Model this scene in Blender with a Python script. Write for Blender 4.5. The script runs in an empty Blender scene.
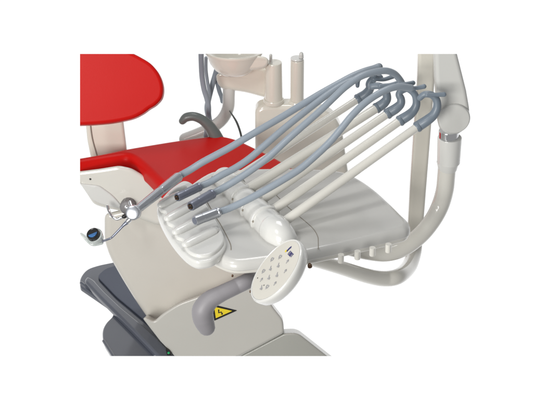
import bpy, bmesh, math, random
from mathutils import Vector, Matrix
random.seed(4)
V = Vector
scene = bpy.context.scene
col = scene.collection

# ------------------------------------------------------------------ camera
PITCH = math.radians(28); D = 4.0; S = 0.002
TGT = V((0, 0, 0.75))
F = V((0, math.cos(PITCH), -math.sin(PITCH))); R = V((1, 0, 0)); U = V((0, math.sin(PITCH), math.cos(PITCH)))
CAM = TGT - F * D
cd = bpy.data.cameras.new('camera'); cam = bpy.data.objects.new('camera', cd); col.objects.link(cam)
cam.location = CAM; cam.rotation_euler = (math.pi / 2 - PITCH, 0, 0)
cd.sensor_width = 36; cd.lens = 36 * D / (533 * S); cd.clip_end = 100
scene.camera = cam

# ------------------------------------------------------------------ studio light
w = bpy.data.worlds.new('World'); scene.world = w; w.use_nodes = True
nt = w.node_tree; bg = nt.nodes['Background']
tc = nt.nodes.new('ShaderNodeTexCoord'); dot = nt.nodes.new('ShaderNodeVectorMath'); dot.operation = 'DOT_PRODUCT'
dot.inputs[1].default_value = F
mr = nt.nodes.new('ShaderNodeMapRange'); mr.interpolation_type = 'SMOOTHSTEP'
mr.inputs['From Min'].default_value = 0.1; mr.inputs['From Max'].default_value = 0.85
mr.inputs['To Min'].default_value = 0.32; mr.inputs['To Max'].default_value = 1.08
nt.links.new(tc.outputs['Generated'], dot.inputs[0]); nt.links.new(dot.outputs['Value'], mr.inputs['Value'])
bg.inputs['Color'].default_value = (1, 1, 1, 1)
nt.links.new(mr.outputs['Result'], bg.inputs['Strength'])

def area(name, loc, target, size, power, color=(1, 1, 1), sy=None):
    l = bpy.data.lights.new(name, 'AREA'); l.energy = power; l.color = color
    l.shape = 'RECTANGLE'; l.size = size; l.size_y = sy or size
    o = bpy.data.objects.new(name, l); col.objects.link(o); o.location = loc
    o.rotation_euler = (V(target) - V(loc)).to_track_quat('-Z', 'Y').to_euler()
    return o
area('key_softbox', (-1.35, -2.55, 1.25), (-0.05, 0.2, 0.6), 1.3, 78, (1, 0.985, 0.955), 1.3)
area('strip_softbox', (-1.1, -1.0, 2.5), (0.0, 0.2, 0.7), 0.2, 13, (1, 1, 1), 0.6)
area('top_softbox', (0.1, 0.9, 2.7), (0.05, 0.1, 0.7), 0.8, 14, (1, 1, 1), 0.8)
vs = scene.view_settings; vs.view_transform = 'Standard'; vs.look = 'None'; vs.exposure = 0; vs.gamma = 1
scene.render.engine = 'CYCLES'

# ------------------------------------------------------------------ pixel helpers (photo 533x400 px)
def ray(px, py):
    return (F + R * ((px - 266.5) * S / D) + U * ((200 - py) * S / D))
def X(px, py, o, n):
    d = ray(px, py); n = V(n); return CAM + d * ((V(o) - CAM).dot(n) / d.dot(n))
def Y(px, py, y): return X(px, py, (0, y, 0), (0, 1, 0))
def H(px, py, z): return X(px, py, (0, 0, z), (0, 0, 1))

# ------------------------------------------------------------------ curves
def cat(pts, n=6, closed=True):
    pts = [V(p) for p in pts]; N = len(pts); out = []
    rng = range(N) if closed else range(N - 1)
    for i in rng:
        if closed: p0, p1, p2, p3 = pts[i - 1], pts[i], pts[(i + 1) % N], pts[(i + 2) % N]
        else: p0, p1, p2, p3 = pts[max(i - 1, 0)], pts[i], pts[i + 1], pts[min(i + 2, N - 1)]
        for k in range(n):
            t = k / n
            out.append(0.5 * ((2 * p1) + (p2 - p0) * t + (2 * p0 - 5 * p1 + 4 * p2 - p3) * t * t + (3 * p1 - p0 - 3 * p2 + p3) * t ** 3))
    if not closed: out.append(pts[-1])
    return out
def rc(pts, r=4, seg=5):
    """polygon in px with rounded corners; a point may carry its own radius"""
    out = []; N = len(pts)
    for i in range(N):
        a, b, c = V(pts[i - 1][:2]), V(pts[i][:2]), V(pts[(i + 1) % N][:2])
        rr = pts[i][2] if len(pts[i]) > 2 else r
        if rr <= 0: out.append(b); continue
        la, lc = (a - b).length, (c - b).length
        p = b + (a - b).normalized() * min(rr, la * .48); q = b + (c - b).normalized() * min(rr, lc * .48)
        for k in range(seg + 1):
            t = k / seg; out.append(p * (1 - t) ** 2 + b * 2 * t * (1 - t) + q * t * t)
    return out
def dense(pts, step):
    out = []
    for i in range(len(pts)):
        a, b = pts[i], pts[(i + 1) % len(pts)]
        n = max(1, int((b - a).length / step))
        for k in range(n): out.append(a.lerp(b, k / n))
    return out

# ------------------------------------------------------------------ mesh builders
def slab(pts, n, ext, bev=.004, seg=4, bb=None, crown=0, bm=None):
    """solid plate: outline pts in a plane with outward normal n, extruded along ext, rounded edges"""
    bm = bm or bmesh.new(); n = V(n).normalized(); ext = V(ext)
    if bb is None: bb = min(bev, ext.length * .45)
    q = []
    for p in pts:
        if not q or (p - q[-1]).length > 2e-4: q.append(p)
    if (q[0] - q[-1]).length < 2e-4: q.pop()
    pts = q
    ar = V((0, 0, 0))
    for i in range(len(pts)): ar += pts[i - 1].cross(pts[i])
    if ar.dot(n) < 0: pts = pts[::-1]
    N = len(pts); mit = []
    for i in range(N):
        e1 = (pts[i] - pts[i - 1]); e2 = (pts[(i + 1) % N] - pts[i])
        if e1.length < 1e-9: e1 = e2
        if e2.length < 1e-9: e2 = e1
        n1 = n.cross(e1.normalized()); n2 = n.cross(e2.normalized())
        m = (n1 + n2) / max(.35, 1 + n1.dot(n2)); mit.append(m)
    el = ext.length; ed = ext / el
    cache = {}
    def inset(off):
        key = round(off, 7)
        if key in cache: return cache[key]
        c = [pts[i] + mit[i] * off for i in range(N)]
        if off > 1e-6:
            ok = []
            for p in c:
                dm = 1e9
                for j in range(N):
                    a, b = pts[j - 1], pts[j]; ab = b - a; t = max(0, min(1, (p - a).dot(ab) / ab.length_squared))
                    dm = min(dm, (p - a - ab * t).length)
                ok.append(dm > off * .96)
            if any(ok) and not all(ok):
                d = list(c)
                for i in range(N):
                    if ok[i]: continue
                    f = 1
                    while not ok[(i + f) % N]: f += 1
                    g = 1
                    while not ok[i - g]: g += 1
                    a, b = c[i - g], c[(i + f) % N]
                    d[i] = a.lerp(b, g / (f + g))
                c = d
        cache[key] = c
        return c
    rings = []
    for k in range(seg, -1, -1):
        a = math.pi / 2 * k / seg; off = bb * (1 - math.cos(a)); h = bb * (1 - math.sin(a))
        c_ = inset(off); rings.append([p + ext - ed * h for p in c_])
    for k in range(0, seg + 1):
        a = math.pi / 2 * k / seg; off = bev * (1 - math.cos(a)); h = bev * (1 - math.sin(a))
        c_ = inset(off); rings.append([p + ed * h for p in c_])
    if crown:
        last = rings[-1]; c = sum(last, V((0, 0, 0))) / N
        for s in (.92, .82, .7, .55, .4, .25, .1):
            rings.append([c + (p - c) * s + n * crown * (1 - s ** 2) for p in last])
    vr = [[bm.verts.new(p) for p in r] for r in rings]
    for a, b in zip(vr, vr[1:]):
        for i in range(N):
            j = (i + 1) % N
            try: bm.faces.new((a[i], a[j], b[j], b[i]))
            except ValueError: pass
    bm.faces.new(vr[0][::-1]); bm.faces.new(vr[-1])
    return bm
def pslab(px, f, n, ext, **k):
    return slab([f(p[0], p[1]) for p in px], n, ext, **k)
def sweep(path, radii, sides=20, cap='round', bm=None, flat=1.0, up=None):
    bm = bm or bmesh.new(); P = [V(p) for p in path]; N = len(P)
    if not hasattr(radii, '__len__'): radii = [radii] * N
    radii = list(radii)
    T = [(P[min(i + 1, N - 1)] - P[max(i - 1, 0)]).normalized() for i in range(N)]
    if cap == 'round':
        r0, r1 = radii[0], radii[-1]; pre = []; post = []
        for k in range(4, 0, -1):
            a = math.pi / 2 * k / 4.2; pre.append((P[0] - T[0] * r0 * math.sin(a), r0 * math.cos(a)))
        for k in range(1, 5):
            a = math.pi / 2 * k / 4.2; post.append((P[-1] + T[-1] * r1 * math.sin(a), r1 * math.cos(a)))
        P = [p for p, _ in pre] + P + [p for p, _ in post]; radii = [r for _, r in pre] + radii + [r for _, r in post]
        T = [T[0]] * 4 + T + [T[-1]] * 4; N = len(P)
    u = V(up) if up is not None else (V((0, 0, 1)) if abs(T[0].z) < .9 else V((0, 1, 0)))
    rings = []
    for i in range(N):
        u = (u - T[i] * u.dot(T[i])).normalized(); v = T[i].cross(u)
        rings.append([bm.verts.new(P[i] + (u * math.cos(a) * flat + v * math.sin(a)) * radii[i]) for a in [2 * math.pi * k / sides for k in range(sides)]])
    for a, b in zip(rings, rings[1:]):
        for i in range(sides): bm.faces.new((a[i], a[(i + 1) % sides], b[(i + 1) % sides], b[i]))
    bm.faces.new(rings[0][::-1]); bm.faces.new(rings[-1])
    return bm
def lerp_list(vals, n):
    out = []
    for i in range(n):
        t = i / (n - 1) * (len(vals) - 1); k = min(int(t), len(vals) - 2); out.append(vals[k] + (vals[k + 1] - vals[k]) * (t - k))
    return out
def tube(pts, r, n=8, **k):
    p = cat(pts, n, closed=False)
    if hasattr(r, '__len__'): r = lerp_list(r, len(p))
    return sweep(p, r, **k)
def lathe(A, axis, prof, sides=40, bm=None, up=None):
    axis = V(axis).normalized()
    P = [V(A) + axis * t for t, _ in prof]
    bm = bm or bmesh.new()
    u = (V((0, 0, 1)) if abs(axis.z) < .9 else V((0, 1, 0))); u = (u - axis * u.dot(axis)).normalized(); v = axis.cross(u)
    rings = [[bm.verts.new(P[i] + (u * math.cos(a) + v * math.sin(a)) * max(prof[i][1], 1e-5)) for a in [2 * math.pi * k / sides for k in range(sides)]] for i in range(len(P))]
    for a, b in zip(rings, rings[1:]):
        for i in range(sides): bm.faces.new((a[i], a[(i + 1) % sides], b[(i + 1) % sides], b[i]))
    bm.faces.new(rings[0][::-1]); bm.faces.new(rings[-1])
    return bm
def cyl(A, B, r, bev=.0012, sides=32, bm=None, r2=None):
    A, B = V(A), V(B); L = (B - A).length; r2 = r2 or r
    b = min(bev, L * .4)
    pr = [(0, r - b), (b * .3, r - b * .3), (b, r), (L - b, r2), (L - b * .3, r2 - b * .3), (L, r2 - b)]
    return lathe(A, B - A, pr, sides, bm)
def cut(bm, side, val):
    """end a part where the photographed piece ends"""
    c = sum((v.co for v in bm.verts), V((0, 0, 0))) / len(bm.verts)
    if side in ('top', 'bottom'):
        d = ray(266.5, val); n = R.cross(d).normalized(); n = n if n.z > 0 else -n
        if side == 'bottom': n = -n
    else:
        d = ray(val, 200); n = -R if side == 'left' else R
        n = (n - d.normalized() * n.dot(d.normalized())).normalized()
    bmesh.ops.remove_doubles(bm, verts=bm.verts, dist=1e-6)
    r = bmesh.ops.bisect_plane(bm, geom=bm.verts[:] + bm.edges[:] + bm.faces[:], plane_co=CAM + d, plane_no=n, clear_outer=True)
    es = [e for e in r['geom_cut'] if isinstance(e, bmesh.types.BMEdge)]
    if es:
        try: bmesh.ops.contextual_create(bm, geom=es)
        except Exception: pass
        bmesh.ops.holes_fill(bm, edges=[e for e in bm.edges if e.is_boundary], sides=0)
    return bm

def wloc(o):
    p = V((0, 0, 0))
    while o: p = p + o.location; o = o.parent
    return p
def obj(name, bm, mat, parent=None, label=None, smooth=True):
    bmesh.ops.remove_doubles(bm, verts=bm.verts, dist=2e-6)
    bmesh.ops.recalc_face_normals(bm, faces=bm.faces)
    c = sum((v.co for v in bm.verts), V((0, 0, 0))) / len(bm.verts)
    bmesh.ops.translate(bm, verts=bm.verts, vec=-c)
    me = bpy.data.meshes.new(name); bm.to_mesh(me); bm.free()
    if smooth:
        for p in me.polygons: p.use_smooth = True
        me.set_sharp_from_angle(angle=math.radians(42))
    o = bpy.data.objects.new(name, me); col.objects.link(o); me.materials.append(mat)
    if parent: o.parent = parent
    o.location = c - (wloc(parent) if parent else V((0, 0, 0)))
    if smooth:
        m = o.modifiers.new('wn', 'WEIGHTED_NORMAL'); m.keep_sharp = True; m.weight = 80
    if label: o['label'] = label
    return o
def tag(o, label, cat_, group=None, kind=None):
    o['label'] = label; o['category'] = cat_
    if group: o['group'] = group
    if kind: o['kind'] = kind
    return o
def thing(name, loc, label, cat_, group=None):
    o = bpy.data.objects.new(name, None); col.objects.link(o); o.location = loc; o.empty_display_size = .05
    return tag(o, label, cat_, group)

# ------------------------------------------------------------------ materials
def mat(name, c, rough=.35, metal=0, coat=0, noise=.03, nscale=9, bump=0, bscale=400, spec=.5, sss=0, trans=0, c2=None, stretch=None):
    m = bpy.data.materials.new(name); m.use_nodes = True; t = m.node_tree; b = t.nodes['Principled BSDF']
    b.inputs['Roughness'].default_value = rough; b.inputs['Metallic'].default_value = metal
    b.inputs['Coat Weight'].default_value = coat; b.inputs['Coat Roughness'].default_value = .12
    b.inputs['Specular IOR Level'].default_value = spec
    b.inputs['Transmission Weight'].default_value = trans
    co = t.nodes.new('ShaderNodeTexCoord'); nz = t.nodes.new('ShaderNodeTexNoise'); nz.inputs['Scale'].default_value = nscale; nz.inputs['Detail'].default_value = 2
    t.links.new(co.outputs['Object'], nz.inputs['Vector'])
    mx = t.nodes.new('ShaderNodeMix'); mx.data_type = 'RGBA'
    c2 = c2 or tuple(max(0, x * (1 - noise * 3)) for x in c)
    mx.inputs[6].default_value = (*c, 1); mx.inputs[7].default_value = (*c2, 1)
    t.links.new(nz.outputs['Fac'], mx.inputs[0]); t.links.new(mx.outputs[2], b.inputs['Base Color'])
    rr = t.nodes.new('ShaderNodeMapRange'); rr.inputs['To Min'].default_value = max(.03, rough * .93); rr.inputs['To Max'].default_value = min(1, rough * 1.08)
    t.links.new(nz.outputs['Fac'], rr.inputs['Value']); t.links.new(rr.outputs['Result'], b.inputs['Roughness'])
    if bump:
        n2 = t.nodes.new('ShaderNodeTexNoise'); n2.inputs['Scale'].default_value = bscale; n2.inputs['Detail'].default_value = 3
        t.links.new(co.outputs['Object'], n2.inputs['Vector'])
        bp = t.nodes.new('ShaderNodeBump'); bp.inputs['Strength'].default_value = bump; bp.inputs['Distance'].default_value = .0006
        t.links.new(n2.outputs['Fac'], bp.inputs['Height']); t.links.new(bp.outputs['Normal'], b.inputs['Normal'])
    return m
M = dict(
    cream=mat('cream_plastic', (.70, .685, .63), .17, coat=.8, bump=.08, bscale=250),
    white=mat('white_plastic', (.68, .68, .655), .20, coat=.6, bump=.05, bscale=250),
    tray=mat('shaded_white_plastic', (.58, .575, .55), .26, coat=.4, bump=.1, bscale=500, noise=.012),  # same plastic as the holder, greyed to paint in its weaker light
    warm=mat('warm_cream_enamel', (.73, .70, .62), .17, coat=.8, bump=.05, bscale=200),
    beige=mat('beige_plastic', (.63, .605, .55), .26, coat=.5, bump=.08, bscale=300),
    beige_shaded=mat('shaded_beige_plastic', (.53, .52, .48), .32, coat=.3, bump=.1, bscale=400),  # greyer than the housing: the lower block's shading is put into the colour
    foot=mat('olive_grey_plastic', (.40, .40, .365), .36, coat=.3, bump=.1, bscale=400),
    arm=mat('grey_enamel', (.60, .60, .575), .30, coat=.25, bump=.05, bscale=300),
    red=mat('red_vinyl', (.54, .007, .005), .36, spec=.12, bump=.25, bscale=700, noise=.02),
    hose=mat('blue_grey_hose', (.275, .32, .37), .42, coat=.15, bump=.15, bscale=600),
    grip=mat('slate_rubber', (.17, .21, .255), .42, coat=.1, bump=.15, bscale=500),
    slate=mat('slate_metal', (.20, .215, .27), .28, metal=.55, bump=.05, bscale=300),
    silver=mat('satin_silver', (.50, .52, .56), .25, metal=.9, bump=.05, bscale=300),
    chrome=mat('chrome', (.82, .83, .85), .08, metal=1),
    darkgrip=mat('dark_green_grey_rubber', (.12, .14, .135), .38, coat=.1, bump=.2, bscale=500),
    knob=mat('grey_rubber', (.20, .195, .20), .5, bump=.3, bscale=400),
    handle=mat('taupe_grey_rubber', (.255, .245, .26), .48, bump=.15, bscale=500),
    base=mat('blue_grey_enamel', (.09, .10, .13), .2, coat=.8, bump=.06, bscale=250),
    baseflat=mat('blue_grey_mat', (.085, .098, .135), .5, bump=.3, bscale=600),
    black=mat('black_plastic', (.012, .012, .012), .35),
    brass=mat('brown_screw', (.14, .075, .04), .35, metal=.5),
    seam=mat('seam_shadow_gap', (.30, .27, .225), .7),
    yellow=mat('yellow_sticker', (.80, .62, .02), .45),
    face=mat('ivory_membrane', (.62, .60, .54), .40, bump=.05),
    ink=mat('grey_print', (.36, .36, .37), .5),
    navy=mat('navy_print', (.03, .03, .16), .5),
    green=mat('green_lens', (.01, .35, .12), .2),
    lens=mat('dark_blue_lens', (.02, .05, .12), .08, coat=1, c2=(.05, .22, .55), nscale=60),
    clear=mat('clear_guard', (.86, .92, .90), .12, trans=.55, coat=.5),
)

# ================================================================== DENTAL CHAIR
chair = thing('dental_chair', H(230, 330, 0.3), 'red padded dental chair with cream side covers on a blue grey base', 'dental chair')
ZS = .60
seat_px = [(60, 160), (100, 152.5), (124, 147.5), (150, 143), (175, 139), (200, 135.5), (218, 134), (237, 137.5), (256, 146), (278, 157), (297, 169), (310, 185),
           (300, 205), (260, 215), (215, 213), (186, 203), (171, 192), (158, 181), (145, 168), (134, 159), (126, 155.5), (112, 157.0), (85, 161.5), (60, 166)]
bm = pslab([(p.x, p.y) for p in cat([(a, b) for a, b in seat_px], 6)], lambda x, y: H(x, y, ZS), (0, 0, 1), (0, 0, -.043), bev=.017, bb=.013, seg=7)
cut(bm, 'left', 80)
obj('seat_cushion', bm, M['red'], chair)

# backrest pad at upper left
bk = [(60, 40), (105, 40), (128, 51), (140, 57), (151, 64), (159, 74), (163, 86), (162, 97), (156, 104.5), (149, 109), (142, 114), (131, 119), (112, 122.8), (94, 124.6), (78, 125.4), (66, 126), (56, 126)]
bn = (V((0, -1, .25))).normalized(); bo = Y(120, 95, .42)
bm = slab([X(p.x, p.y, bo, bn) for p in cat(bk, 6)], bn, F * .055, bev=.008, bb=.003, seg=6)
cut(bm, 'left', 80); cut(bm, 'top', 54)
obj('backrest_cushion', bm, M['red'], chair)
bm = pslab(rc([(84, 110), (122, 110), (124, 128), (128, 160), (92, 165), (87, 140)], 3), lambda x, y: Y(x, y, .56), (0, -1, 0), F * .035, bev=.008)
sup = obj('backrest_support', bm, M['warm'], chair)
bm = tube([Y(89.5, 118, .557), Y(92, 138, .557), (Y(97, 156, .557))], .0012, sides=8)
obj('trim_line', bm, M['seam'], sup)

# seat side cover
sh = rc([(70, 170, 0), (80, 171, 1), (100, 168.5, 2), (119, 165.5, 3), (131, 168), (145, 176, 0), (170, 194, 0), (196, 214, 0), (185, 219, 3), (158, 226, 4), (140, 219, 6), (122, 211, 6), (101, 207, 6), (93, 204, 4), (88, 196, 3), (80, 184, 4), (70, 176, 0)], 4)
SY = .44
bm = slab(dense([Y(p.x, p.y, SY) for p in sh], .01), (0, -1, 0), F * .20, bev=.012, seg=5)
cut(bm, 'left', 80)
shell = obj('side_cover', bm, M['cream'], chair)
# raised lower facet on the cover; whiter colour paints in its brighter light
bm = pslab(rc([(80, 184, 1), (99, 186, 3), (113, 196, 5), (124, 209, 5), (116, 208.5, 3), (101, 204.5), (93, 201), (88, 195, 3)], 3), lambda x, y: Y(x, y, SY - .004), (0, -1, 0), (0, .012, 0), bev=.0035)
obj('lower_facet', bm, M['white'], shell)
bm = cyl(Y(90.3, 179, SY - .001), Y(90.3, 179, SY + .004), .0026)
obj('screw_hole', bm, M['black'], shell)
# grey knob on the cover
kA = Y(129.5, 202.5, SY + .01); kd = V((-.12, -1, .12)).normalized()
bm = lathe(kA, kd, [(0, .013), (.002, .017), (.03, .0165), (.034, .0155), (.036, .013), (.0365, 0)], 36)
kn = obj('adjustment_knob', bm, M['knob'], chair)
for i in range(14):
    a = i / 14 * 2 * math.pi; u = kd.cross(V((0, 0, 1))).normalized(); v = kd.cross(u)
    p = kA + (u * math.cos(a) + v * math.sin(a)) * .0163
    if i == 0: gb = bmesh.new()
    sweep([p + kd * .004, p + kd * .030], .0009, sides=8, bm=gb)
obj('grip_ribs', gb, M['knob'], kn)
# chrome release lever
lv = tube([Y(107.5, 206, .41), Y(109, 211, .40), Y(112.5, 216.5, .385), Y(116.5, 219, .38), Y(121, 217.8, .38), Y(126, 215.5, .385), Y(131, 213, .43)], .0035, sides=14)
lev = obj('release_lever', lv, M['chrome'], chair)
obj('lever_tip', tube([Y(124, 216.5, .377), Y(128.5, 214.3, .38)], .0048, sides=14), M['black'], lev)

# dark armrest behind the seat
p = [Y(182.5, 121.0, .60), Y(186.5, 117.4, .60), Y(194, 116.6, .60), Y(202, 119.8, .60), Y(208.5, 125.5, .60), Y(213.5, 132.5, .60), Y(218, 141, .60)]
bm = tube(p, [.0085, .0105, .0105, .011, .0128, .0148, .016], sides=20, up=(0, 1, 0))
obj('armrest', bm, M['darkgrip'], chair)

# pedestal: upper housing, lower block, second block, base
PY = .46
up_ = rc([(104, 214, 6), (104, 240, 6), (109, 256, 8), (120, 276, 10), (136, 302, 10), (150, 322, 3), (158, 328, 2), (200, 320), (262, 300), (272, 285), (276, 200), (160, 200), (112, 212, 4)], 6)
bm = slab(dense([Y(p.x, p.y, PY) for p in up_], .012), (0, -1, 0), F * .18, bev=.016, seg=7)
obj('pedestal_housing', bm, M['beige'], chair)
lo = rc([(142.5, 318.5, 2.5), (146, 317, 2), (154, 321.5, 3), (162, 314, 5), (178, 303.5, 8), (208, 293, 8), (235, 280, 4), (262, 283, 4), (272, 306, 4), (283.2, 320, 4), (284.2, 333, 3), (262, 345, 0), (225, 364, 0), (182, 364, 0), (160, 341, 0)], 3)
LY = .38
bm = slab(dense([Y(p.x, p.y, LY) for p in lo], .012), (0, -1, 0), F * .16, bev=.007, seg=5)
cut(bm, 'bottom', 356)
low = obj('pedestal_cover', bm, M['beige_shaded'], chair)
bm = pslab(dense(rc([(215, 368, 0), (250, 351, 0), (284, 333.2, 2), (297.5, 332.5, 6), (340, 366, 0)], 3), 4), lambda x, y: Y(x, y, LY + .008), (0, -1, 0), F * .16, bev=.007)
cut(bm, 'bottom', 356)
obj('foot_cover', bm, M['foot'], chair)
# warning sign on the pedestal cover
sy = LY - .0012
tri = [(p[0] + 2.8, p[1]) for p in [(209.4, 304.3), (234.4, 310.5), (211.4, 320.8)]]
bm = pslab(rc(tri, 1.0), lambda x, y: Y(x, y, sy), (0, -1, 0), (0, .001, 0), bev=.0002, seg=2)
sg = obj('warning_sign', bm, M['black'], chair, 'yellow and black high voltage triangle sticker')
tri2 = [(p[0] + 2.8, p[1]) for p in [(211.5, 306.8), (229.4, 310.9), (213.0, 318.2)]]
bm = pslab(rc(tri2, .4), lambda x, y: Y(x, y, sy - .0005), (0, -1, 0), (0, .0006, 0), bev=.0001, seg=2)
obj('yellow_field', bm, M['yellow'], sg)
bolt = [(215.2, 308.8), (216.6, 309.0), (216.3, 311.6), (218.8, 310.9), (219.4, 312.4), (220.2, 312.2), (219.6, 314.4), (218, 313.5), (218.7, 313.1), (218.2, 312), (215.4, 312.7)]
bm = pslab([V((p[0] + 2.8, p[1] + .6)) for p in bolt], lambda x, y: Y(x, y, sy - .0009), (0, -1, 0), (0, .0004, 0), bev=.0001, seg=2)
obj('lightning_bolt', bm, M['black'], sg)

# blue grey base
ZB = .12
bs = rc([(80, 286, 2), (79.5, 278, 5), (86, 269, 6), (98, 265, 6), (118, 261, 4), (150, 290, 0), (190, 330, 0), (210, 370, 0), (118, 370, 0), (110, 352, 5), (103, 341, 8), (102, 330, 8), (106, 322, 6), (113, 316, 5), (113.5, 309, 6), (97, 297.5, 8)], 4)
bm = pslab(dense(bs, 6), lambda x, y: H(x, y, ZB), (0, 0, 1), (0, 0, -.014), bev=.004, seg=4)
cut(bm, 'bottom', 356)
base = obj('base_plate', bm, M['base'], chair)
def ridge(pxs, z, r, flat=.7):
    b = tube([H(x, y, z) for x, y in pxs], r, sides=16, flat=flat, up=(0, 0, 1)); return cut(b, 'bottom', 356)
bm = ridge([(81.5, 283), (88, 288), (100, 298), (108, 305), (113.5, 311)], ZB - .002, .0045, .9)
obj('rim', bm, M['base'], base)
bm = ridge([(104, 341), (109, 349), (116, 360)], ZB - .002, .0045, .9)
obj('rim', bm, M['base'], base)
bp = rc([(84, 280, 3), (87, 275.5, 3), (94, 279, 3), (105, 291, 3), (122, 307, 3), (138, 320, 3), (155, 335, 3), (182, 362, 0), (164, 362, 0), (133, 330, 3), (117, 314, 3), (99, 296, 3)], 3)
bm = pslab(dense(bp, 4), lambda x, y: H(x, y, ZB + .014), (0, 0, 1), (0, 0, -.0135), bev=.007, bb=.001, seg=6)
cut(bm, 'bottom', 356)
obj('raised_rail', bm, M['base'], base)
bm = pslab(rc([(97, 276, 4), (105, 268.5, 4), (120, 264, 3), (175, 300, 0), (185, 340, 0), (158, 331, 2), (139, 315, 4), (116, 296, 4)], 3), lambda x, y: H(x, y, ZB + .006), (0, 0, 1), (0, 0, -.005), bev=.002)
obj('tread_pad', bm, M['baseflat'], base)
il = obj('indicator_housing', pslab(rc([(165.5, 349), (169, 350.5), (172, 355.5), (167, 355.5)], .6), lambda x, y: Y(x, y, .375), (0, -1, 0), (0, .01, 0), bev=.0006), M['black'], chair)
obj('indicator_light', cyl(Y(168.6, 352.8, .373), Y(168.6, 352.8, .377), .0028, .0005), M['green'], il)

# ================================================================== DELIVERY TABLE
table = thing('delivery_table', H(290, 215, .66), 'pale instrument table with hinged hose arms and round keypad', 'instrument table')
ZT = .725
tp = [(206, 172), (225, 168.5), (270, 166.5), (320, 167.5), (345, 170.5), (360, 177), (376, 188), (391, 201.5), (402, 212.5), (410, 220.5), (408.5, 227.5), (397, 231.5), (360, 240.5), (320, 249.5), (285, 256), (256, 260.5), (234, 262), (216, 256), (200, 246), (184, 228), (176, 210), (182, 190)]
bm = pslab([(p.x, p.y) for p in cat(tp, 5)], lambda x, y: H(x, y, ZT), (0, 0, 1), (0, 0, -.021), bev=.0155, seg=8, bb=.003)
tray = obj('table_top', bm, M['tray'], table)
# underside tub
tu = [(215, 192), (330, 187), (380, 208), (401, 222), (408.5, 229.5), (406, 235), (396, 238.5), (360, 247.5), (320, 256.5), (285, 262.5), (256, 267), (234, 268), (217, 262), (202, 251.5), (188, 234)]
bm = pslab([(p.x, p.y) for p in cat(tu, 5)], lambda x, y: H(x, y, ZT - .0195), (0, 0, 1), (0, 0, -.014), bev=.001, bb=.005, seg=5)
obj('table_underside', bm, M['cream'], table)
# panel joints on the top
def seamline(pxs, z=ZT, r=.0008):
    return tube([H(x, y, z) for x, y in pxs], r, sides=8)
obj('panel_joint', seamline([(276, 195), (288, 207), (300, 217), (312, 227.5), (317.5, 236), (318.3, 243), (318.2, 249)]), M['seam'], tray)
obj('panel_joint', seamline([(206, 200), (214, 214), (222, 227), (230, 243), (231, 250)], r=.0010), M['seam'], tray)  # dark strip painted in for the soft shadow along this groove
# screws & pegs under the front edge
obj('screw', lathe(Y(309.5, 264, -.17), (0.1, -1, -.2), [(0, .003), (.004, .0045), (.008, .0045), (.009, .003)], 20), M['brass'], table)
for px, py in ((341, 258.5), (357.5, 255), (372.5, 251.5), (388.5, 248)):
    a = Y(px, py - 4, -.165)
    obj('peg', lathe(a, (0, 0, -1), [(0, .006), (.016, .006), (.0175, .0055), (.018, .004)], 24), M['cream'], table)
for px, py in ((232.5, 275.3), (250.5, 291)):
    obj('screw', lathe(Y(px, py, -.16), (0, -1, 0), [(0, .0022), (.003, .0022), (.0036, .001)], 16), M['brass'], table)

# instrument holder comb
ZH = .748
hp = [(184, 180.5), (176, 184.5), (168, 191), (161, 199), (159, 205.5), (160.5, 209.5), (165, 211.5), (165.5, 217), (167.5, 222.5), (173, 225.5), (173.5, 231), (176.5, 236.5), (182.5, 239), (183.5, 244.5), (187.5, 250), (194, 253.8), (203, 255), (212, 253), (220, 247), (224, 240), (223, 233), (217, 221), (208, 206), (199, 191), (192, 183)]
bm = pslab([(p.x, p.y) for p in cat(hp, 5)], lambda x, y: H(x, y, ZH - .008), (0, 0, 1), (0, 0, -.010), bev=.004, bb=.001, seg=6)
hb = [(184, 181), (176, 185), (167, 193), (159, 202.5), (157, 209), (160.5, 220), (168, 234), (177, 246.5), (187, 256.5), (196, 261), (205, 261), (214, 258.5), (222, 252), (226, 244), (224, 235), (218, 223), (209, 208), (200, 193), (192, 184.5)]
bmb = pslab([(p.x, p.y) for p in cat(hb, 5)], lambda x, y: H(x, y, ZH - .0145), (0, 0, 1), (0, 0, -.020), bev=.005, bb=.008, seg=6)
comb = obj('instrument_holder', bmb, M['white'], table)
obj('scalloped_rest', bm, M['white'], comb)
for a, b in (((161, 205), (181, 194.5)), ((168, 218.5), (196, 203)), ((176, 232), (206, 216.5)), ((186, 244.5), (215, 230))):
    A, B = H(*a, ZH - .006), H(*b, ZH - .006)
    bm = sweep([A.lerp(B, t) for t in (0, .06, .3, .7, .94, 1)], [.0085, .0105, .0115, .0115, .0105, .008], sides=20, flat=.75)
    obj('ridge', bm, M['white'], comb)
for a, b in (((169, 195.5), (184, 187)),):
    A, B = H(*a, ZH - .008), H(*b, ZH - .008)
    obj('ridge', sweep([A, A.lerp(B, .5), B], [.006, .008, .006], sides=20, flat=.8), M['white'], comb)

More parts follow.
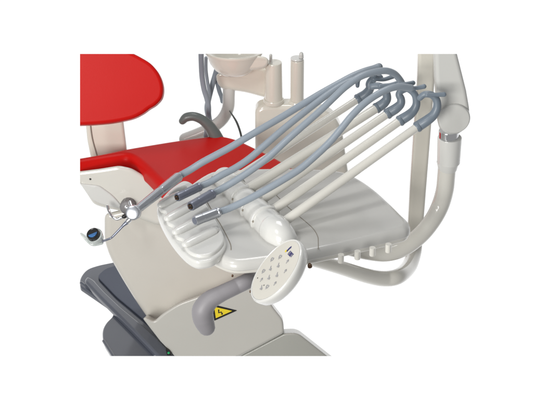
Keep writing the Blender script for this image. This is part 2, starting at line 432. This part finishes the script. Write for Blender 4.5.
# hinge barrel
A = H(222, 177, ZT + .006); B = H(276, 231, ZT + .008)
ax = (B - A); L = ax.length; ax.normalize()
nseg = 5; bo_ = None
for i in range(nseg):
    t0, t1 = i / nseg * L, (i + 1) / nseg * L
    r0 = .024 + .007 * i / nseg; r1 = .024 + .007 * (i + 1) / nseg
    g = .0018
    pr = [(t0, r0 - .003), (t0 + .0004, r0 + .0018), (t0 + .0012, r0 + .0028), (t0 + .0048, r0 + .0028), (t0 + .0058, r0 + .0018), (t0 + .0062, r0 - .0012), (t0 + .009, r0 - .0006), (t1 - .003, r1 - .0006), (t1 - .0008, r1 - .0022), (t1, r1 - .004)]
    bm = lathe(A, ax, pr, 48)
    if i == 0:
        bm = lathe(A, ax, [(-.008, .001), (-.0075, .008), (-.005, .016), (0, .021), (.004, r0)] + pr[6:], 48)
    s = obj('hinge_segment', bm, M['white'], table)
    q = A + ax * (t0 + .004) + V((-.88, -.47, 0)) * (r0 - .001) + V((0, 0, .006))
    obj('slot', cyl(q - ax * .0035, q + ax * .0035, .0022, .0005, 12), M['seam'], s)
# elbow from the barrel to the keypad
e = [B - ax * .01, B + ax * .012, B + ax * .026 + V((.004, 0, -.006)), B + ax * .036 + V((.012, 0, -.026)), V(Y(285, 261, -.25))]
bm = tube(e, [.031, .0305, .027, .021, .017], sides=40, n=8)
obj('elbow_cap', bm, M['white'], table)

# round keypad
pn = (-R * .79 * .91 + U * .60 * .91 - F * .40).normalized()
pc = Y(277.3, 271.2, -.285)
pr = [(-.021, 0.001), (-.021, .05), (-.020, .060), (-.014, .0670), (-.004, .0698), (.0, .0703), (.003, .0695), (.0045, .0680), (.0045, .0662), (.0035, .0656), (.0035, .001)]
kp = obj('control_panel', lathe(pc, pn, pr, 80), M['white'], table)
fo = pc + pn * .0036
bm = cyl(fo, fo + pn * .0007, .0645, .0003, 72)
obj('keypad_face', bm, M['face'], kp)
def onp(px, py, h=.0046): return X(px, py, pc + pn * h, pn)
maj = (onp(291, 257) - onp(267, 287)).normalized(); mnr = pn.cross(maj).normalized(); mnr = -mnr if mnr.dot(R) > 0 else mnr
def mark(px, py, shapes, name='key_symbol', m='ink', s=1.0, rot=0, wd=1.5):
    c = pc + pn * .0046 + (onp(px, py) - pc - pn * .0046) * .94; bm = bmesh.new(); ca, sa = math.cos(rot), math.sin(rot)
    s = s * 1.0; a1 = (mnr * -1) * ca + maj * sa; a2 = maj * ca - (mnr * -1) * sa
    for seg_ in shapes:
        P = [c + a1 * x * s * .001 + a2 * y * s * .001 for x, y in seg_]
        for p, q in zip(P, P[1:]):
            d = (q - p); l = d.length; d.normalize(); sd = pn.cross(d) * .0007 * wd
            vs_ = [p - sd, q - sd, q + sd, p + sd]
            f = [bm.verts.new(v) for v in vs_]; g = [bm.verts.new(v + pn * .0004) for v in vs_]
            bm.faces.new(f[::-1]); bm.faces.new(g)
            for i in range(4): bm.faces.new((f[i], f[(i + 1) % 4], g[(i + 1) % 4], g[i]))
    return obj(name, bm, M[m], kp, smooth=False)
chairsym = [[(-4, 3), (-1, -1), (3, -1), (5, -4)], [(-3, -3.5), (2, -3.5)]]
bowl_ = [[(-4, 2), (-3, -2), (3, -2), (4, 2), (-4, 2)], [(0, -2), (0, -5)]]
arrow = [[(-3, 0), (0, 3), (3, 0)], [(0, 3), (0, -4)]]
keys = [(272, 258.5, bowl_), (280.5, 255.8, bowl_), (270.7, 267.8, chairsym), (279, 264.6, chairsym), (288.2, 260.8, arrow), (262.8, 271, bowl_),
        (269, 277.4, chairsym), (277.6, 274.6, chairsym), (286, 271, arrow), (260.6, 280.2, arrow), (275, 284.2, arrow), (266.8, 287.6, bowl_), (260.9, 288.3, chairsym)]
for x, y, s in keys: mark(x, y, s, rot=.15, s=1.15)
for x, y in ((257.6, 278), (264, 285.2)):
    c = onp(x, y); obj('led_dot', cyl(c, c + pn * .0006, .0012, .0002, 14), M['black'], kp)
# badge: yellow dot and navy stroke above small navy letters
c = pc + pn * .0046 + (onp(286.6, 249.8) - pc - pn * .0046) * .94; obj('badge_dot', cyl(c, c + pn * .0005, .0028, .0002, 18), M['yellow'], kp)
mark(289.8, 247.9, [[(-3, -3), (-.5, 1), (3, 3)], [(-3, -2), (0, 2.2), (3.2, 3.6)], [(-2, -3), (1, .6), (3.4, 2.2)]], 'badge_stroke', 'navy', 1.5, .5)
E_ = lambda o: [[(o + 2, 2.4), (o, 2.4), (o, -2.4), (o + 2, -2.4)], [(o, 0), (o + 1.8, 0)]]
O_ = lambda o: [[(o, 2.4), (o + 2.2, 2.4), (o + 2.2, -2.4), (o, -2.4), (o, 2.4)]]
txt = E_(-6.6) + O_(-3) + O_(.8) + [[(4.6, 2.4), (7.2, 2.4)], [(5.9, 2.4), (5.9, -2.4)]]
mark(291.6, 253.2, txt, 'badge_lettering', 'navy', 1.45, 0, 1.1)

# grip handle at the front
hpth = [Y(262, 272, -.05), Y(250, 279.5, -.17), Y(236, 286.5, -.19), Y(222, 293.2, -.2), Y(210, 300, -.205), Y(203.0, 309.5, -.21), Y(203.4, 319, -.21), Y(206.5, 327, -.21)]
bm = tube(hpth, [.0155, .0155, .0155, .016, .0185, .0212, .0205, .0170], sides=32, n=8)
obj('grip_handle', bm, M['handle'], table)

# whip arms
ARMS = [ # base px, top px, hook path offsets in px from top, lug
    ((235, 179), (360, 98), [(366, 94), (370, 88.5), (369.5, 83.5), (373, 79), (380, 77.5)], [(374, 79), (384, 79.5), (393, 76.5)], .0072),
    ((246, 190.5), (378.5, 107), [(384, 103), (387, 98), (385, 90), (379, 86), (372, 86.5)], [(380, 86), (390, 85), (398, 83)], .0088),
    ((260, 201), (389.5, 112.5), [(396, 108.5), (400.5, 104), (401, 99), (399, 94.5), (401.5, 91), (408, 88.5)], [(398, 84.5), (406, 84), (413, 83)], .0078),
    ((271, 211.5), (402, 119.5), [(409, 115), (414, 110), (416.5, 103.5), (415, 95), (409, 89.5), (401, 88)], [(409, 88.5), (417, 88), (424, 86.5)], .0080),
    ((283, 222.5), (419.5, 125.5), [(427, 120.5), (433.5, 115), (437, 108), (436.5, 100), (431.5, 95), (424.5, 94.5), (420, 98)], [(427, 95), (436, 94.8), (444, 94.5)], .0078),
]
hookY = []
for i, (b, t, hk, lug, r) in enumerate(ARMS):
    P0 = H(*b, ZT + .022); yt = P0.y + .146; hookY.append(yt)
    P1 = Y(*t, yt)
    bm = sweep([P0.lerp(P1, k / 6) for k in range(7)], lerp_list([r * 1.22, r * 1.08], 7), sides=24)
    rod = obj('hose_arm', bm, M['cream'], table)
    d = (P1 - P0).normalized()
    hp_ = [P1 - d * .004, P1 + d * .001] + [Y(x, y, yt + .002 * k) for k, (x, y) in enumerate(hk)]
    bm = tube(hp_, [.0106, .0108, .0102, .0090, .0080, .0072, .0066, .006][:max(5, len(hp_))], sides=22, n=7)
    cuff = obj('arm_cuff', bm, M['grip'], rod)
    lg = [Y(x, y, yt - .004 + .002 * k) for k, (x, y) in enumerate(lug)]
    bm = tube(lg, [.0044, .0042, .0050], sides=18, n=6)
    l_ = obj('hose_clip', bm, M['grip'], rod)
    # ring seam at the cuff mouth
    bm = lathe(P1 - d * .007, d, [(0, .0100), (0, .0112), (.003, .0116), (.0045, .0112), (.0045, .0100)], 28)
    obj('cuff_ring', bm, M['grip'], rod)

rod1 = [o for o in table.children if o.name.startswith('hose_arm')][0]
y_ = hookY[0]
obj('hose_clip', tube([Y(357.5, 86, y_), Y(358, 80, y_), Y(362, 75.5, y_), (Y(370, 71, y_)), Y(379, 67, y_)], [.004, .0055, .0075, .0085, .008], sides=18, n=7), M['grip'], rod1)
obj('hose_clip', tube([Y(371, 70, y_), Y(374, 75, y_), Y(374, 80, y_)], [.006, .006, .006], sides=16), M['grip'], rod1)

# ================================================================== INSTRUMENTS WITH HOSES
def hose(pxs, y0, y1, bow=.02):
    xs = [p[0] for p in pxs]; out = []
    for x, y in pxs:
        t = (x - xs[0]) / (xs[-1] - xs[0]); out.append(Y(x, y, y0 + (y1 - y0) * t - bow * math.sin(math.pi * min(max(t, 0), 1))))
    return out
ZI = .768
def connector(a, b, name, label, mkey, r, hosepx, y1, holes=True):
    A, B = H(*a, ZI), H(*b, ZI); d = (B - A).normalized(); L = (B - A).length
    t = thing(name, A.lerp(B, .5), label, 'dental handpiece', 'instruments lying in the table holder')
    pr = [(0, r * .72), (0.0, r * .9), (.002, r), (L * .3, r), (L * .31, r * .95), (L * .33, r * .95), (L * .34, r), (L * .86, r * 1.02), (L * .88, r * .94), (L * .9, r * 1.05), (L - .002, r * 1.05), (L, r * .8)]
    body = obj('metal_sleeve', lathe(A, d, pr, 36), M[mkey], t)
    if holes:
        u = d.cross(V((0, 0, 1))).normalized(); v = d.cross(u)
        obj('socket', cyl(A - d * .0006, A + d * .004, r * .68, .0004, 24), M['black'], body)
        for k in range(4):
            an = k * math.pi / 2 + .5; c = A + (u * math.cos(an) + v * math.sin(an)) * r * .4
            obj('contact_pin', cyl(c - d * .0035, c + d * .002, r * .14, .0003, 12), M['brass'], body)
    else:
        obj('socket', cyl(A - d * .0006, A + d * .004, r * .7, .0004, 24), M['slate'], body)
    hp_ = [B - d * .005, B + d * .006] + hose(hosepx, (B + d * .02).y, y1)
    obj('hose', tube(hp_, .0070, sides=20, n=10), M['hose'], t)
    return t
connector((177, 197.5), (200, 186.5), 'handpiece_connector', 'short dark slate metal coupler nearest the syringe, on a blue grey hose', 'slate', .0088,
          [(210, 182), (221, 175.5), (236, 167.5), (250, 158), (264, 146), (280, 132), (296, 119), (315, 104), (332, 91.5), (346, 83), (360, 76.5), (368, 74), (373, 73)], hookY[0] - .01)
connector((190.5, 206.5), (213, 193.5), 'handpiece_connector', 'dark slate metal coupler lying between the other dark coupler and the bright silver one', 'slate', .0096,
          [(222, 188.5), (234, 181.5), (250, 171), (268, 157.5), (287, 140), (304, 125), (321, 110), (334, 97.5), (346, 86.5), (362, 76), (382, 71), (393, 73), (400, 80), (404, 88)], hookY[1] - .012)
connector((194.5, 221), (219, 212), 'handpiece_connector', 'bright silver coupler lowest in the white holder on a blue grey hose', 'silver', .0098,
          [(230, 208), (245, 201), (262, 192), (281, 181), (300, 169), (317, 154.5), (330, 142), (341, 129), (353, 114.5), (367, 101.5), (383, 91.5), (397, 87), (411, 88)], hookY[3] - .02, False)

# air-water syringe
syr = thing('air_water_syringe', H(155, 196, ZI), 'silver syringe with bent thin nozzle hanging over the left edge of the holder', 'dental syringe', 'instruments lying in the table holder')
A, B = H(133.5, 212.5, ZI + .004), H(179, 176.5, ZI + .004); d = (B - A).normalized(); L = (B - A).length
pr = [(.006, .0085), (.02, .0078), (.024, .0088), (L * .55, .0098), (L * .57, .0088), (L * .6, .0088), (L * .62, .0098), (L - .004, .0102), (L, .0085)]
body = obj('barrel', lathe(A, d, pr, 36), M['silver'], syr)
hd = V((-.15, -.9, .4)).normalized()
bm = lathe(A - hd * .010, hd, [(0, .011), (.003, .0145), (.014, .0150), (.019, .0140), (.0205, .011), (.021, .001)], 36)
head = obj('head', bm, M['silver'], syr)
for off in ((-4.2, -3.2), (-2.0, -5.6)):
    p = H(133.5 + off[0] * .9, 212.5 + off[1] * .9, ZI + .006); q = H(133.5 + off[0] * 2.0, 212.5 + off[1] * 2.0, ZI + .012)
    obj('button', cyl(p, q, .003, .001, 20), M['chrome'], syr)
nz0 = A.copy()
tip = [A, Y(128, 221, A.y), Y(123.5, 225.2, A.y - .002), Y(118, 231, A.y - .004), Y(113, 236.2, A.y - .006), Y(110.5, 238.2, A.y - .006), Y(106, 240, A.y - .008), Y(100, 242, A.y - .01)]
obj('nozzle', tube(tip, [.0045, .0045, .0026, .0024, .0022, .0022, .0022], sides=14), M['slate'], syr)
c = Y(128.2, 220.6, A.y); dd = (tip[2] - tip[1]).normalized()
obj('nozzle_nut', lathe(c - dd * .006, dd, [(0, .0045), (.001, .0058), (.008, .0056), (.010, .004)], 24), M['chrome'], syr)
hp_ = [B - d * .005, B + d * .006] + hose([(190, 170), (202, 162.5), (216, 155), (230, 147.5), (245, 138.5), (262, 128.5), (281, 117.5), (300, 106), (320, 94), (338, 84), (352, 76.5), (364, 71.5), (374, 68.5), (378, 67)], B.y + .015, hookY[0] - .005)
obj('hose', tube(hp_, .0072, sides=20, n=10), M['hose'], syr)
# small cup with dark lens held at the nozzle end
cupc = Y(95, 236.5, A.y - .005); ca = V((-.35, -.42, .85)).normalized()
cup = obj('spray_guard', lathe(cupc - ca * .020, ca, [(0, .004), (.002, .010), (.010, .0145), (.022, .0170), (.024, .0165), (.024, .0135), (.010, .012), (.008, .001)], 36), M['clear'], syr)
obj('guard_mouth', lathe(cupc - ca * .010, ca, [(0, .010), (.012, .0128), (.0215, .0130), (.0225, .0122), (.0205, .0105), (.0200, .0005)], 36), M['black'], cup)
lc = cupc + ca * .0115; ld = (-F - ca * (-F).dot(ca)).normalized(); lr = ca.cross(ld)
obj('blue_lens', slab([lc + lr * .0095 * math.cos(a) + ld * .0095 * (math.sin(a) * .85) for a in [math.pi * k / 12 + .25 for k in range(13)]], ca, -ca * .0015, bev=.0003, seg=2), M['lens'], cup)
obj('guard_flange', tube([Y(81.5, 234, A.y), Y(87, 239, A.y - .004), Y(93, 243.5, A.y - .01), Y(101, 243, A.y - .01)], [.003, .006, .007, .005], sides=16, flat=.6), M['clear'], cup)

# ================================================================== CUSPIDOR UNIT
cy = .74
unit = thing('cuspidor_unit', Y(300, 165, cy), 'warm cream spittoon unit with bowl and two upright columns behind the red seat', 'spittoon unit')
bx = rc([(255.2, 200, 0), (255, 125, 6), (255, 106, 14), (300, 106, 10), (332, 114, 12), (342, 130, 8), (352, 200, 0)], 5)
bm = slab(dense([Y(p.x, p.y, cy - .06) for p in bx], .012), (0, -1, 0), (0, .045, 0), bev=.012, bb=.006, seg=6)
obj('housing', bm, M['warm'], unit)
# box top shelf rim
def vcyl(px, pytop, pybot, rpx, y, name, m='warm', parent=unit, rb=None, **k):
    a, b = Y(px, pybot, y), Y(px, pytop, y); b = V((a.x, a.y, b.z))
    return obj(name, cyl(a, b, rpx * S, .003, 40, r2=(rb or rpx) * S), M[m], parent)
vcyl(273.7, 62, 101, 10.6, cy - .038, 'swivel_column', rb=9.6)
vcyl(273.7, 98.5, 103, 12.2, cy - .038, 'column_foot')
vcyl(270.8, 54, 66, 1.7, cy - .045, 'rinse_spout', 'arm')
vcyl(297, 59.5, 104, 8.0, cy - .036, 'water_column')
vcyl(297, 99.5, 106, 13.5, cy - .036, 'column_foot', rb=9.5)
vcyl(297, 57.6, 59.6, 7.6, cy - .036, 'column_lid', 'white')
a = Y(301.3, 57.8, cy - .04); obj('spout_knob', lathe(a, (0, 0, 1), [(0, .0055), (.007, .0052), (.011, .0045), (.0135, .0028), (.014, .0005)], 24), M['arm'], unit)
# arm between the column and the bowl
am = rc([(216, 74, 3), (240, 66, 4), (268, 68, 2), (268, 98, 2), (246, 92, 6), (232, 90, 8), (222, 89, 5), (216.5, 82, 4)], 4)
bm = slab(dense([Y(p.x, p.y, cy - .018) for p in am], .008), (0, -1, 0), F * .05, bev=.009, seg=5)
obj('bowl_arm', bm, M['warm'], unit)
# bowl
bc = Y(234, 53.5, cy - .04); 
bm = bmesh.new()
prof = [(-.055, .001), (-.055, .027), (-.052, .035), (-.043, .045), (-.029, .0545), (-.013, .0615), (-.005, .0645), (-.003, .0665), (.000, .0675), (.003, .0670), (.0035, .0645), (.000, .062), (-.012, .047), (-.026, .034), (-.032, .012), (-.033, .001)]
lathe(bc + V((0, 0, .004)), (0, 0, 1), prof, 56, bm)
bmesh.ops.scale(bm, vec=(1, .72, 1), verts=bm.verts, space=Matrix.Translation(-bc))
cut(bm, 'top', 53.8)
bowl = obj('bowl', bm, M['warm'], unit)
# side basin lobe with rim running to the column
lb = rc([(229, 59, 2), (255, 55.5, 6), (266, 56.5, 6), (269.5, 61, 4), (266, 67.5, 4), (256, 69.5, 5), (245, 69.5, 5), (238, 74, 4), (230, 76, 3)], 3)
bm = slab(dense([Y(p.x, p.y, cy - .070) for p in lb], .006), (0, -1, 0), F * .05, bev=.006, seg=5)
cut(bm, 'top', 53.8)
obj('basin_lobe', bm, M['warm'], unit)
# curved drain pipe
p = [Y(229, 84, cy + .0), Y(228.8, 96, cy), Y(228, 108, cy), Y(222.5, 119, cy), (Y(212, 127.5, cy)), Y(198, 134, cy), Y(185, 139, cy)]
obj('curved_pipe', tube(p, .0145, sides=28, n=9), M['white'], unit)
cord = tube([Y(229.5, 111, cy - .02), Y(233, 116, cy - .02), Y(237, 123, cy - .02), Y(240.5, 133, cy - .02), Y(243, 145, cy - .02)], [.0012, .002, .0026, .0026, .0026], sides=12)
tag(obj('cable', cord, M['darkgrip']), 'thin dark grey cable curving down behind the far edge of the red seat', 'cable')

# suction hoses beside the bowl
def hang(pxs, y, r, label, tip=None):
    h = tube([Y(x, yy, y) for x, yy in pxs], r, sides=18, n=8); cut(h, 'top', 54)
    o = obj('suction_hose', h, M['hose']); tag(o, label, 'hose', 'suction hoses hanging by the spittoon bowl'); return o
hang([(201, 48), (201.2, 60), (202, 76), (204, 89), (207, 99), (208.5, 108), (208, 122), (206, 136)], cy - .09, .0062, 'leftmost pale blue suction hose hanging straight down from the bowl rim')
hang([(206, 58), (206, 70), (207.5, 82), (209.5, 95), (209, 108), (211, 124), (214, 138)], cy + .0, .004, 'thin middle suction hose between the two thick pale blue ones')
hang([(219, 62), (215.5, 74), (212, 86), (209, 98), (207, 108), (209, 120), (212, 138)], cy + .02, .0064, 'pale blue suction hose slanting down left from under the bowl')
hang([(216.5, 70), (217, 80), (219, 90), (221.5, 97), (222.5, 101.5)], cy + .03, .0052, 'short suction hose with rounded end under the right of the bowl')

# ================================================================== RIGHT SIDE ARMS
yr = .22
pole = thing('rear_post', Y(415, 255, yr), 'warm cream upright post with its lower pipe curving under the table', 'post')
pl = [(418.5, 40, 0), (436.5, 40, 0), (435, 80, 0), (432, 120, 0), (428, 170, 0), (422, 246, 2), (407, 246, 2), (410, 190, 0), (414.5, 120, 0), (417.5, 75, 0)]
bm = slab([Y(p[0], p[1], yr) for p in pl], (0, -1, 0), F * .045, bev=.008, seg=5)
cut(bm, 'top', 54)
obj('post_shaft', bm, M['warm'], pole)
yq = .16
p = [Y(417, 222, yr + .025), Y(415.5, 240, yr + .022), Y(413.5, 254, yr), Y(408.5, 267, yq ), Y(398, 276.3, yq - .08), Y(384, 278.6, yq - .10), Y(366, 275.5, yq - .13), Y(340, 267.5, yq - .18), Y(318, 261.5, yq - .22), Y(300, 257, yq - .25)]
obj('lower_pipe', tube(p, [.0148, .0155, .0165, .0168, .0168, .0165, .0155, .0140, .0125, .012], sides=32, n=9), M['cream'], pole)

sa = thing('support_arm', Y(446, 165, .1), 'grey swinging support arm with round elbow and bent pipe carrying the table', 'support arm')
ya = .10
ap = [(434.3, 40, 0), (454, 40, 0), (457.5, 54, 0), (461, 68, 0), (466.5, 90, 0), (469.6, 108, 3), (470, 120, 6), (463, 132, 8), (452, 135.5, 8), (442, 131, 8), (438.5, 118, 4), (437.5, 100, 0), (435.5, 75, 0)]
bm = slab(dense([Y(p.x, p.y, ya) for p in rc(ap, 0)], .01), (0, -1, 0), F * .05, bev=.009, seg=6)
cut(bm, 'top', 54)
obj('upper_arm', bm, M['arm'], sa)
c = Y(454.2, 119, ya - .004)
obj('elbow_disc', lathe(c + V((0, .03, 0)), (0, -1, 0), [(0, .0325), (.028, .0325), (.031, .0315), (.0325, .029), (.033, .001)], 64), M['arm'], sa)
yj = ya + .02
def vc(px, t, b, r, name, m, r2=None, parent=sa):
    a, q = Y(px, b, yj), Y(px, t, yj); q = V((a.x, a.y, q.z)); return obj(name, cyl(a, q, r * S, .002, 48, r2=(r2 or r) * S), M[m], parent)
vc(448.5, 130, 139, 10.3, 'chrome_collar', 'chrome')
vc(448.5, 137, 163, 11.8, 'socket', 'white', 12.4)
vc(447.5, 161, 170, 9.6, 'socket_neck', 'white', 11.4)
p = [Y(447.2, 164, yj), Y(446.3, 176, yj), Y(444.8, 190, yj), Y(440.5, 205, yj), Y(433, 219.5, yj - .01), Y(421, 234.5, yj - .02), Y(404, 247.5, yj - .03), Y(386, 253.5, yj - .04), Y(366, 252.5, yj - .05), Y(346, 249, yj - .06), Y(330, 245, yj - .06)]
obj('bent_pipe', tube(p, [.0185, .0185, .0185, .0185, .018, .0178, .0178, .017, .015, .012, .010], sides=36, n=10), M['cream'], sa)
